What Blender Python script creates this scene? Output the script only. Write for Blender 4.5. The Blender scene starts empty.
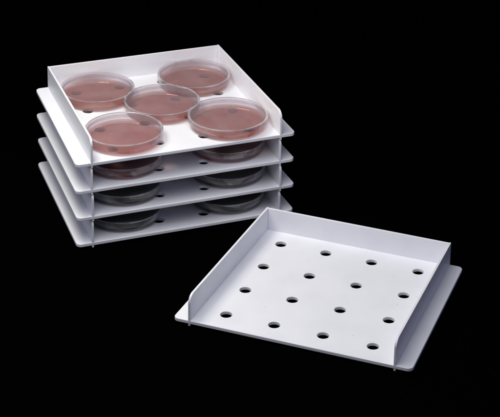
import bpy, bmesh, math, random
from mathutils import Vector, Matrix

random.seed(7)
S = 0.055                      # one hole pitch in metres
scene = bpy.context.scene
col = scene.collection
PI = math.pi

# ---------------------------------------------------------------- dimensions (hole pitches)
W, F, YB, YF, H, T = 2.1175, 0.320, 2.039, -1.997, 0.541, 0.0735
HB = .507                      # wall height at the back
WB, FB = 2.1175 - .072, 0.320 - .0366      # the walls draw in slightly towards the back
HP = 1.0078
PITCH = 0.6165
TW = 0.048                     # wall thickness
FOOT = 0.048
HR = 0.117                     # hole radius

# ---------------------------------------------------------------- materials
def mat(name):
    m = bpy.data.materials.new(name); m.use_nodes = True
    nt = m.node_tree; nt.nodes.clear()
    return m, nt, nt.nodes, nt.links

def white_plastic():
    m, nt, N, L = mat('white_plastic')
    out = N.new('ShaderNodeOutputMaterial'); p = N.new('ShaderNodeBsdfPrincipled')
    tc = N.new('ShaderNodeTexCoord'); oi = N.new('ShaderNodeObjectInfo')
    add = N.new('ShaderNodeVectorMath'); add.operation = 'ADD'
    sc = N.new('ShaderNodeVectorMath'); sc.operation = 'SCALE'; sc.inputs['Scale'].default_value = 3.0
    cmb = N.new('ShaderNodeCombineXYZ')
    L.new(oi.outputs['Random'], cmb.inputs[0]); L.new(oi.outputs['Random'], cmb.inputs[1])
    L.new(cmb.outputs[0], sc.inputs[0])
    L.new(tc.outputs['Object'], add.inputs[0]); L.new(sc.outputs[0], add.inputs[1])
    # faint handling marks
    n1 = N.new('ShaderNodeTexNoise'); n1.inputs['Scale'].default_value = 26; n1.inputs['Detail'].default_value = 4
    L.new(add.outputs[0], n1.inputs['Vector'])
    r1 = N.new('ShaderNodeValToRGB')
    r1.color_ramp.elements[0].position = .3; r1.color_ramp.elements[0].color = (.74, .745, .80, 1)
    r1.color_ramp.elements[1].position = .6; r1.color_ramp.elements[1].color = (.775, .78, .835, 1)
    L.new(n1.outputs['Fac'], r1.inputs['Fac'])
    # sparse tiny specks of dirt
    v = N.new('ShaderNodeTexVoronoi'); v.inputs['Scale'].default_value = 75; v.inputs['Randomness'].default_value = 1
    L.new(add.outputs[0], v.inputs['Vector'])
    lt = N.new('ShaderNodeMath'); lt.operation = 'LESS_THAN'; lt.inputs[1].default_value = .045
    L.new(v.outputs['Distance'], lt.inputs[0])
    sep = N.new('ShaderNodeSeparateColor'); L.new(v.outputs['Color'], sep.inputs[0])
    gt = N.new('ShaderNodeMath'); gt.operation = 'GREATER_THAN'; gt.inputs[1].default_value = .74
    L.new(sep.outputs[0], gt.inputs[0])
    mu = N.new('ShaderNodeMath'); mu.operation = 'MULTIPLY'; L.new(lt.outputs[0], mu.inputs[0]); L.new(gt.outputs[0], mu.inputs[1])
    mu2 = N.new('ShaderNodeMath'); mu2.operation = 'MULTIPLY'; mu2.inputs[1].default_value = .6; L.new(mu.outputs[0], mu2.inputs[0])
    mix = N.new('ShaderNodeMix'); mix.data_type = 'RGBA'
    L.new(mu2.outputs[0], mix.inputs['Factor']); L.new(r1.outputs[0], mix.inputs['A']); mix.inputs['B'].default_value = (.25, .22, .2, 1)
    L.new(mix.outputs['Result'], p.inputs['Base Color'])
    n2 = N.new('ShaderNodeTexNoise'); n2.inputs['Scale'].default_value = 60; n2.inputs['Detail'].default_value = 5
    L.new(add.outputs[0], n2.inputs['Vector'])
    mr = N.new('ShaderNodeMapRange'); mr.inputs['To Min'].default_value = .36; mr.inputs['To Max'].default_value = .55
    L.new(n2.outputs['Fac'], mr.inputs['Value']); L.new(mr.outputs[0], p.inputs['Roughness'])
    n3 = N.new('ShaderNodeTexNoise'); n3.inputs['Scale'].default_value = 900; n3.inputs['Detail'].default_value = 2
    L.new(tc.outputs['Object'], n3.inputs['Vector'])
    b = N.new('ShaderNodeBump'); b.inputs['Strength'].default_value = .06; b.inputs['Distance'].default_value = .0003
    L.new(n3.outputs['Fac'], b.inputs['Height']); L.new(b.outputs[0], p.inputs['Normal'])
    p.inputs['IOR'].default_value = 1.46
    p.inputs['Subsurface Weight'].default_value = .12
    p.inputs['Subsurface Radius'].default_value = (.002, .002, .002)
    p.inputs['Subsurface Scale'].default_value = 1.0
    L.new(p.outputs[0], out.inputs['Surface'])
    return m

def clear_plastic(name, tint, edge, haze, boost=1.5):
    """thin clear polystyrene: see-through, with a Fresnel gloss on its outer faces and a trace of haze"""
    m, nt, N, L = mat(name)
    out = N.new('ShaderNodeOutputMaterial')
    tr = N.new('ShaderNodeBsdfTransparent'); tr.inputs[0].default_value = (*tint, 1)
    df = N.new('ShaderNodeBsdfDiffuse'); df.inputs[0].default_value = (.8, .78, .8, 1)
    gl = N.new('ShaderNodeBsdfGlossy'); gl.inputs['Roughness'].default_value = .035
    fr = N.new('ShaderNodeFresnel'); fr.inputs['IOR'].default_value = 1.55
    geo = N.new('ShaderNodeNewGeometry')
    inv = N.new('ShaderNodeMath'); inv.operation = 'SUBTRACT'; inv.inputs[0].default_value = 1; L.new(geo.outputs['Backfacing'], inv.inputs[1])
    mu = N.new('ShaderNodeMath'); mu.operation = 'MULTIPLY'; L.new(fr.outputs[0], mu.inputs[0]); L.new(inv.outputs[0], mu.inputs[1])
    mu2 = N.new('ShaderNodeMath'); mu2.operation = 'MULTIPLY'; mu2.inputs[1].default_value = boost; mu2.use_clamp = True
    L.new(mu.outputs[0], mu2.inputs[0])
    # the haze thickens where the sheet is seen edge-on
    lw = N.new('ShaderNodeLayerWeight'); lw.inputs['Blend'].default_value = .35
    hz = N.new('ShaderNodeMapRange'); hz.inputs['To Min'].default_value = haze; hz.inputs['To Max'].default_value = haze * 4
    L.new(lw.outputs['Facing'], hz.inputs['Value'])
    # uneven breath of condensation
    tc = N.new('ShaderNodeTexCoord'); oi = N.new('ShaderNodeObjectInfo')
    av = N.new('ShaderNodeVectorMath'); av.operation = 'ADD'; L.new(tc.outputs['Object'], av.inputs[0]); L.new(oi.outputs['Random'], av.inputs[1])
    nz = N.new('ShaderNodeTexNoise'); nz.inputs['Scale'].default_value = 38; nz.inputs['Detail'].default_value = 3; L.new(av.outputs[0], nz.inputs['Vector'])
    nr = N.new('ShaderNodeMapRange'); nr.inputs['From Min'].default_value = .35; nr.inputs['From Max'].default_value = .7
    nr.inputs['To Min'].default_value = .5; nr.inputs['To Max'].default_value = 2.0; L.new(nz.outputs['Fac'], nr.inputs['Value'])
    hm = N.new('ShaderNodeMath'); hm.operation = 'MULTIPLY'; L.new(hz.outputs[0], hm.inputs[0]); L.new(nr.outputs[0], hm.inputs[1])
    lw2 = N.new('ShaderNodeLayerWeight'); lw2.inputs['Blend'].default_value = .18
    tm = N.new('ShaderNodeMix'); tm.data_type = 'RGBA'
    tm.inputs['A'].default_value = (*tint, 1); tm.inputs['B'].default_value = (*edge, 1)
    L.new(lw2.outputs['Facing'], tm.inputs['Factor']); L.new(tm.outputs['Result'], tr.inputs[0])
    m1 = N.new('ShaderNodeMixShader'); L.new(hm.outputs[0], m1.inputs[0]); L.new(tr.outputs[0], m1.inputs[1]); L.new(df.outputs[0], m1.inputs[2])
    m2 = N.new('ShaderNodeMixShader'); L.new(mu2.outputs[0], m2.inputs[0]); L.new(m1.outputs[0], m2.inputs[1]); L.new(gl.outputs[0], m2.inputs[2])
    L.new(m2.outputs[0], out.inputs['Surface'])
    return m

def agar(name, lo, hi, absorb, density, body, through, cover):
    m, nt, N, L = mat(name)
    out = N.new('ShaderNodeOutputMaterial')
    tr = N.new('ShaderNodeBsdfTransparent')
    tc = N.new('ShaderNodeTexCoord')
    n = N.new('ShaderNodeTexNoise'); n.inputs['Scale'].default_value = 30; L.new(tc.outputs['Object'], n.inputs['Vector'])
    r = N.new('ShaderNodeValToRGB')
    r.color_ramp.elements[0].color = (*lo, 1); r.color_ramp.elements[1].color = (*hi, 1)
    L.new(n.outputs['Fac'], r.inputs['Fac']); hs = N.new('ShaderNodeHueSaturation'); oi = N.new('ShaderNodeObjectInfo')
    hr = N.new('ShaderNodeMapRange'); hr.inputs['To Min'].default_value = .485; hr.inputs['To Max'].default_value = .515
    L.new(oi.outputs['Random'], hr.inputs['Value']); L.new(hr.outputs[0], hs.inputs['Hue']); L.new(r.outputs[0], hs.inputs['Color'])
    L.new(hs.outputs[0], tr.inputs[0])
    df = N.new('ShaderNodeBsdfDiffuse'); df.inputs[0].default_value = (*body, 1)
    tl = N.new('ShaderNodeBsdfTranslucent'); tl.inputs[0].default_value = (*through, 1)
    ad = N.new('ShaderNodeMixShader'); ad.inputs[0].default_value = .5; L.new(df.outputs[0], ad.inputs[1]); L.new(tl.outputs[0], ad.inputs[2])
    gl = N.new('ShaderNodeBsdfGlossy'); gl.inputs['Roughness'].default_value = .12
    m1 = N.new('ShaderNodeMixShader'); m1.inputs[0].default_value = cover; L.new(tr.outputs[0], m1.inputs[1]); L.new(ad.outputs[0], m1.inputs[2])
    m2 = N.new('ShaderNodeMixShader'); m2.inputs[0].default_value = .03; L.new(m1.outputs[0], m2.inputs[1]); L.new(gl.outputs[0], m2.inputs[2])
    L.new(m2.outputs[0], out.inputs['Surface'])
    va = N.new('ShaderNodeVolumeAbsorption'); va.inputs['Color'].default_value = (*absorb, 1); va.inputs['Density'].default_value = density
    L.new(va.outputs[0], out.inputs['Volume'])
    return m

def black_cloth():
    m, nt, N, L = mat('black_velvet')
    out = N.new('ShaderNodeOutputMaterial'); p = N.new('ShaderNodeBsdfPrincipled')
    tc = N.new('ShaderNodeTexCoord')
    n = N.new('ShaderNodeTexNoise'); n.inputs['Scale'].default_value = 400; L.new(tc.outputs['Object'], n.inputs['Vector'])
    r = N.new('ShaderNodeValToRGB'); r.color_ramp.elements[0].color = (.0003, .0003, .0004, 1); r.color_ramp.elements[1].color = (.0009, .0008, .001, 1)
    L.new(n.outputs['Fac'], r.inputs['Fac']); L.new(r.outputs[0], p.inputs['Base Color'])
    p.inputs['Roughness'].default_value = 1; p.inputs['Specular IOR Level'].default_value = 0
    L.new(p.outputs[0], out.inputs['Surface'])
    return m

M_WHITE = white_plastic()
M_LID = clear_plastic('clear_lid_plastic', (.985, .975, .98), (.80, .74, .78), .011)
M_RIM = clear_plastic('clear_rim_plastic', (.975, .955, .965), (.60, .50, .56), .040, 1.1)
M_BEAD = clear_plastic('polished_rim_plastic', (.86, .83, .85), (.70, .64, .68), .16, 4.0)
M_BASE = clear_plastic('clear_dish_plastic', (.98, .965, .97), (.62, .48, .52), .010)
M_AGAR = agar('pink_agar', (.915, .785, .74), (.985, .88, .84), (.83, .38, .25), 48, (.50, .19, .14), (.70, .25, .15), .04)
M_HALF_SHADE_AGAR = agar('half_shade_agar', (.84, .68, .68), (.90, .75, .74), (.72, .38, .34), 60, (.24, .11, .11), (.26, .11, .10), .07)  # duller copy of the pink agar, shade under the top tray put into its colour
M_DEEP_SHADE_AGAR = agar('deep_shade_agar', (.54, .64, .62), (.65, .75, .71), (.38, .52, .48), 80, (.04, .055, .05), (.04, .055, .045), .12)  # pink agar darkened, the deep shade low in the stack is painted in
M_BLACK = black_cloth()

# ---------------------------------------------------------------- helpers
def outline_mesh(name, loops, depth, bevel, mtx):
    """flat outline (with holes) thickened to depth and slightly rounded edges; returns a mesh"""
    cu = bpy.data.curves.new(name, 'CURVE'); cu.dimensions = '2D'; cu.fill_mode = 'BOTH'
    cu.extrude = (depth / 2 - bevel) * S; cu.bevel_depth = bevel * S; cu.bevel_resolution = 2; cu.offset = -bevel * S
    for pts in loops:
        sp = cu.splines.new('POLY'); sp.points.add(len(pts) - 1); sp.use_cyclic_u = True
        for i, (x, y) in enumerate(pts): sp.points[i].co = (x * S, y * S, 0, 1)
    tmp = bpy.data.objects.new('tmp', cu); col.objects.link(tmp)
    dg = bpy.context.evaluated_depsgraph_get()
    me = bpy.data.meshes.new_from_object(tmp.evaluated_get(dg))
    bpy.data.objects.remove(tmp); bpy.data.curves.remove(cu)
    bm = bmesh.new(); bm.from_mesh(me)
    bmesh.ops.remove_doubles(bm, verts=bm.verts, dist=1e-6)
    bmesh.ops.transform(bm, matrix=mtx, verts=bm.verts)
    bmesh.ops.recalc_face_normals(bm, faces=bm.faces)
    bm.to_mesh(me); bm.free()
    me.name = name
    for p in me.polygons: p.use_smooth = False
    return me

def arc(cx, cy, r, a0, a1, n=6):
    return [(cx + r * math.cos(a0 + (a1 - a0) * i / n), cy + r * math.sin(a0 + (a1 - a0) * i / n)) for i in range(n + 1)]

def rounded_rect(x0, x1, y0, y1, r):
    return (arc(x1 - r, y0 + r, r, -PI / 2, 0) + arc(x1 - r, y1 - r, r, 0, PI / 2)
            + arc(x0 + r, y1 - r, r, PI / 2, PI) + arc(x0 + r, y0 + r, r, PI, 1.5 * PI))

def plate_outline(r):
    x0, x1 = W + F, WB + FB
    pts = rounded_rect(-x0, x0, YF, YB, r)
    k = (x1 / x0 - 1) / (YB - YF)
    return [(x * (1 + k * (y - YF)), y) for x, y in pts]

def link(name, me, material, parent):
    o = bpy.data.objects.new(name, me); col.objects.link(o); o.parent = parent
    if material and not me.materials: me.materials.append(material)
    return o

def lathe(name, prof, n=96, smooth=True, sharp=40):
    """closed profile of (r, z) spun about z"""
    bm = bmesh.new(); rings = []
    for (r, z) in prof:
        if r < 1e-6: rings.append([bm.verts.new((0, 0, z * S))])
        else: rings.append([bm.verts.new((r * S * math.cos(2 * PI * k / n), r * S * math.sin(2 * PI * k / n), z * S)) for k in range(n)])
    pairs = list(zip(rings, rings[1:])) 
    if prof[0][0] > 1e-6: pairs.append((rings[-1], rings[0]))
    for a, b in pairs:
        for k in range(n):
            k2 = (k + 1) % n
            if len(a) == 1 and len(b) == 1: continue
            if len(a) == 1: bm.faces.new((a[0], b[k], b[k2]))
            elif len(b) == 1: bm.faces.new((a[k], b[0], a[k2]))
            else: bm.faces.new((a[k], b[k], b[k2], a[k2]))
    bmesh.ops.recalc_face_normals(bm, faces=bm.faces)
    for f in bm.faces: f.smooth = True
    for e in bm.edges:
        if len(e.link_faces) == 2 and e.calc_face_angle(0) > math.radians(sharp): e.smooth = False
    me = bpy.data.meshes.new(name); bm.to_mesh(me); bm.free()
    return me

def box_mesh(name, x0, x1, y0, y1, z0, z1, bev=.008):
    bm = bmesh.new(); bmesh.ops.create_cube(bm, size=1)
    for v in bm.verts:
        v.co = Vector(((x0 + x1) / 2 + v.co.x * (x1 - x0), (y0 + y1) / 2 + v.co.y * (y1 - y0), (z0 + z1) / 2 + v.co.z * (z1 - z0))) * S
    bmesh.ops.bevel(bm, geom=bm.edges[:], offset=bev * S, segments=2, affect='EDGES', profile=.5)
    me = bpy.data.meshes.new(name); bm.to_mesh(me); bm.free()
    return me

# ---------------------------------------------------------------- tray meshes (origin: centre of the feet plane)
Z0 = FOOT + T                  # top of the base plate above the surface it stands on
holes = [[((i - 1.5) * HP + HR * math.cos(2 * PI * k / 32), (j - 1.5) * HP + HR * math.sin(2 * PI * k / 32)) for k in range(32)]
         for i in range(4) for j in range(4)]
me_plate = outline_mesh('base_plate', [plate_outline(.11)] + holes, T, .012,
                        Matrix.Translation((0, 0, (Z0 - T / 2) * S)))
R_ = .17
side_prof = [(YB - .001, -.003), (YB - .001, HB)] + arc(YF + R_, H - R_, R_, PI / 2, PI, 8) + [(YF + .002, -.003)]
side_prof = side_prof[::-1]
# profile (y, z) -> world: x = thickness
KS = (W - WB) / (YB - YF)      # draw-in of the side walls
def side_mesh(s):
    m = Matrix(((0, 0, 1, 0), (1, 0, 0, 0), (0, 1, 0, Z0 * S), (0, 0, 0, 1)))
    me = outline_mesh('side_wall', [side_prof], TW, .008, m)
    for v in me.vertices: v.co.x += s * ((W - TW / 2) * S - KS * (v.co.y - YF * S))
    return me
me_sides = {s: side_mesh(s) for s in (-1, 1)}
wi = WB - TW
me_back = outline_mesh('back_wall', [[(-wi + .001, -.003), (wi - .001, -.003), (wi - .001, HB - .002), (-wi + .001, HB - .002)]], TW, .006,
                       Matrix(((1, 0, 0, 0), (0, 0, -1, (YB - TW / 2 - .002) * S), (0, 1, 0, Z0 * S), (0, 0, 0, 1))))
me_foot_f = box_mesh('foot', -TW / 2 + .002, TW / 2 - .002, YF + .004, YF + .075, 0, FOOT + .01)
me_foot_b = box_mesh('foot', -TW / 2, TW / 2, YB - .30, YB - .20, 0, FOOT + .01)

def make_tray():
    t = bpy.data.objects.new('dish_tray', None); col.objects.link(t)
    t.empty_display_size = .02
    link('base_plate', me_plate, M_WHITE, t)
    link('back_wall', me_back, M_WHITE, t)
    for s in (-1, 1):
        link('side_wall', me_sides[s], M_WHITE, t)
        f = link('foot', me_foot_f, M_WHITE, t); f.location.x = s * (W - TW / 2) * S
        f = link('foot', me_foot_b, M_WHITE, t); f.location.x = s * (WB - TW * 1.9) * S
    return t

# ---------------------------------------------------------------- petri dish meshes (origin: underside)
LR, BR, LZ = .845, .80, .255
me_lid = lathe('lid', [(0, LZ - .022), (LR - .062, LZ - .022), (LR - .050, LZ - .022), (LR - .022, LZ - .034), (LR - .018, .137), (LR, .134), (LR, LZ - .012),
                       (LR - .006, LZ + .006), (LR - .022, LZ + .008), (LR - .034, LZ - .001), (LR - .038, LZ - .0015), (LR - .05, LZ - .0015), (0, LZ - .0015)])
me_lid.materials.append(M_LID); me_lid.materials.append(M_RIM); me_lid.materials.append(M_BEAD)
for p in me_lid.polygons:
    if Vector((p.center.x, p.center.y)).length > (LR - .045) * S: p.material_index = 2 if p.center.z > (LZ - .013) * S and p.normal.z > .1 else 1
me_bowl = lathe('bowl', [(0, .010), (BR - .05, .010), (BR - .05, 0), (BR - .020, 0), (BR, .012), (BR, .212), (BR - .018, .212), (BR - .018, .040), (BR - .030, .027), (0, .027)])
ag = BR - .021
me_agar = lathe('agar_gel', [(0, .030), (ag - .014, .030), (ag, .044), (ag, .118), (ag - .020, .108), (ag - .05, .105), (0, .105)])

me_deep_shade = me_agar.copy(); me_deep_shade.name = 'agar_gel_deep_shade'; me_deep_shade.materials.clear(); me_deep_shade.materials.append(M_DEEP_SHADE_AGAR)

me_half_shade = me_agar.copy(); me_half_shade.name = 'agar_gel_half_shade'; me_half_shade.materials.clear(); me_half_shade.materials.append(M_HALF_SHADE_AGAR)

def make_dish():
    d = bpy.data.objects.new('petri_dish', None); col.objects.link(d)
    d.empty_display_size = .02
    link('lid', me_lid, M_LID, d); link('bowl', me_bowl, M_BASE, d); link('agar_gel', me_agar, M_AGAR, d)
    return d

def copy_thing(src):
    c = src.copy(); col.objects.link(c)
    for ch in src.children:
        k = ch.copy(); col.objects.link(k); k.parent = c
    return c

def tag(o, label, cat, group=None, kind=None):
    if label: o['label'] = label
    if cat: o['category'] = cat
    if group: o['group'] = group
    if kind: o['kind'] = kind

# ---------------------------------------------------------------- setting: black cloth
AX, AY, ATH = -4.9453, 2.9527, .7237
zg = -(T + FOOT) * S
rot = Matrix.Rotation(ATH, 4, 'Z')
def stackpt(x, y, z):
    v = rot @ Vector((x * S, y * S, 0)); return (v.x + AX * S, v.y + AY * S, z)
bm = bmesh.new()
bmesh.ops.create_grid(bm, x_segments=8, y_segments=8, size=120 * S)
for v in bm.verts: v.co.z = zg
me = bpy.data.meshes.new('ground'); bm.to_mesh(me); bm.free(); me.materials.append(M_BLACK)
g = bpy.data.objects.new('ground', me); col.objects.link(g); g['kind'] = 'structure'

# ---------------------------------------------------------------- trays
tray0 = make_tray()
tray0.location = (0, 0, zg)
tag(tray0, 'empty white plastic tray with four rows of round holes, lying alone in front', 'tray', 'white perforated dish trays')
labels = ['bottom white tray of the stack, its flanges lowest and nearest the black ground',
          'third white tray from the top of the stack, just above the bottom one',
          'second white tray from the top of the stack, directly under the open top tray',
          'topmost white tray of the stack, open and brightly lit with five pink dishes on it']
where = ['bottom tray', 'third tray down', 'second tray down', 'top tray']
slots = [('at the front left corner', -1.165, -1.145), ('at the front right corner', 1.175, -1.15), ('in the centre', .04, .03),
         ('at the back left corner', -1.13, 1.13), ('at the back right corner', 1.15, 1.17)]
dish0 = None
jit = [(0, 0), (.02, -.015), (-.012, .01), (0, 0)]
for k in range(4):
    t = copy_thing(tray0)
    z = zg + k * PITCH * S
    ox, oy = (jit[k][0] * .4, jit[k][1] * .4)
    t.location = stackpt(ox, oy, z); t.rotation_euler.z = ATH
    tag(t, labels[k], 'tray', 'white perforated dish trays')
    for i, (nm, x, y) in enumerate(slots):
        if k < 3 and i > 2: continue
        if k < 3: x += random.uniform(-.03, .03) + (.05 if i == 1 else 0); y += random.uniform(.08, .14)
        if dish0 is None: dish0 = make_dish(); d = dish0
        else: d = copy_thing(dish0)
        d.location = stackpt(x, y, z + (Z0 + .0005) * S); d.rotation_euler.z = random.uniform(0, 6.28)
        if k == 3 and i == 1: d.scale = (1.045, 1.045, 1.0)
        elif k == 3 and i > 2: d.scale = (.985, .985, 1.0)
        else: d.scale = (1, 1, 1)
        for ch in d.children:
            if ch.name.startswith('agar_gel'): ch.data = (me_deep_shade, me_deep_shade, me_half_shade, me_agar)[k]  # lower dishes take the gel copies with shade in their colour
        if k == 3: lab = f'clear lidded dish of pink gel {nm} of the top tray'
        elif k == 2: lab = f'petri dish with gel tinted for shade {nm} of the {where[k]}'
        else: lab = f'lidded petri dish with gel darkened for shade {nm} of the {where[k]}'
        tag(d, lab, 'petri dish', 'lidded petri dishes on the trays')

# ---------------------------------------------------------------- camera (rising-front view camera: level lens, shifted film)
cx, cy, cz, pit, yaw, roll, f, sx, sy = 9.95862, -29.79969, 18.47359, 0.31813, 0.33076, 0.02903, 1.77199, 0.72892, -3.00317
ca, sa = math.cos(yaw), math.sin(yaw)
Rv = Vector((ca, sa, 0)); Yv = Vector((-sa, ca, 0)); Zv = Vector((0, 0, 1))
fw = Yv * math.cos(pit) - Zv * math.sin(pit); U = Yv * math.sin(pit) + Zv * math.cos(pit)
Rr = Rv * math.cos(roll) + U * math.sin(roll); Ur = -Rv * math.sin(roll) + U * math.cos(roll)
cam = bpy.data.cameras.new('camera'); co = bpy.data.objects.new('camera', cam); col.objects.link(co)
mw = Matrix(((Rr.x, Ur.x, -fw.x, cx * S), (Rr.y, Ur.y, -fw.y, cy * S), (Rr.z, Ur.z, -fw.z, cz * S), (0, 0, 0, 1)))
co.matrix_world = mw
cam.sensor_fit = 'HORIZONTAL'; cam.sensor_width = 36; cam.lens = f * 1000 / 500 * 36
cam.shift_x = -sx * 100 / 500; cam.shift_y = sy * 100 / 500
cam.clip_start = .05; cam.clip_end = 60
scene.camera = co

# ---------------------------------------------------------------- studio lamps and added fills (offsets along camera right / away / up, metres)
CTR = Vector((-2.2, .6, .4)) * S
def lamp(name, r, a, z, size, power, colour, aim=(0, 0, 0), size_y=None):
    l = bpy.data.lights.new(name, 'AREA'); l.shape = 'RECTANGLE'; l.size = size; l.size_y = size_y or size
    l.energy = power; l.color = colour
    o = bpy.data.objects.new(name, l); col.objects.link(o)
    pos = CTR + Rv * r + Yv * a + Zv * z
    tgt = CTR + Rv * aim[0] + Yv * aim[1] + Zv * aim[2]
    o.location = pos; o.rotation_euler = (tgt - pos).to_track_quat('-Z', 'Y').to_euler()
    return o
lamp('softbox_above', -.10, -.30, .76, .66, 5.0, (.975, .975, 1.0))
lamp('added_stack_fill', -.28, .02, .55, .22, 2.2, (1.0, .96, .83))  # added lamp, brightens and warms the top tray
lamp('softbox_left', -1.2, -.20, .50, .6, 1.9, (.70, .76, 1.0))
lamp('added_fill_right', 1.2, -.40, .5, .6, 1.2, (.52, .58, 1.0))  # added blue fill, lifts the right-facing walls
lamp('added_fill_front', .1, -1.2, .95, .5, .9, (.70, .76, 1.0))  # added fill, brightens the front plate edges
lamp('added_veil_lamp', -.2, 1.3, .75, 1.3, .9, (.85, .84, 1.0), size_y=.5)  # added lamp, lays a pale reflected veil on the lids

w = bpy.data.worlds.new('World'); scene.world = w; w.use_nodes = True
w.node_tree.nodes['Background'].inputs[0].default_value = (.0, .0, .0, 1)
w.node_tree.nodes['Background'].inputs[1].default_value = 0

scene.view_settings.view_transform = 'Standard'; scene.view_settings.look = 'None'
scene.view_settings.exposure = 0; scene.view_settings.gamma = 1; scene.view_settings.use_curve_mapping = False
scene.cycles.transparent_max_bounces = 32
scene.cycles.max_bounces = 10; scene.cycles.diffuse_bounces = 5
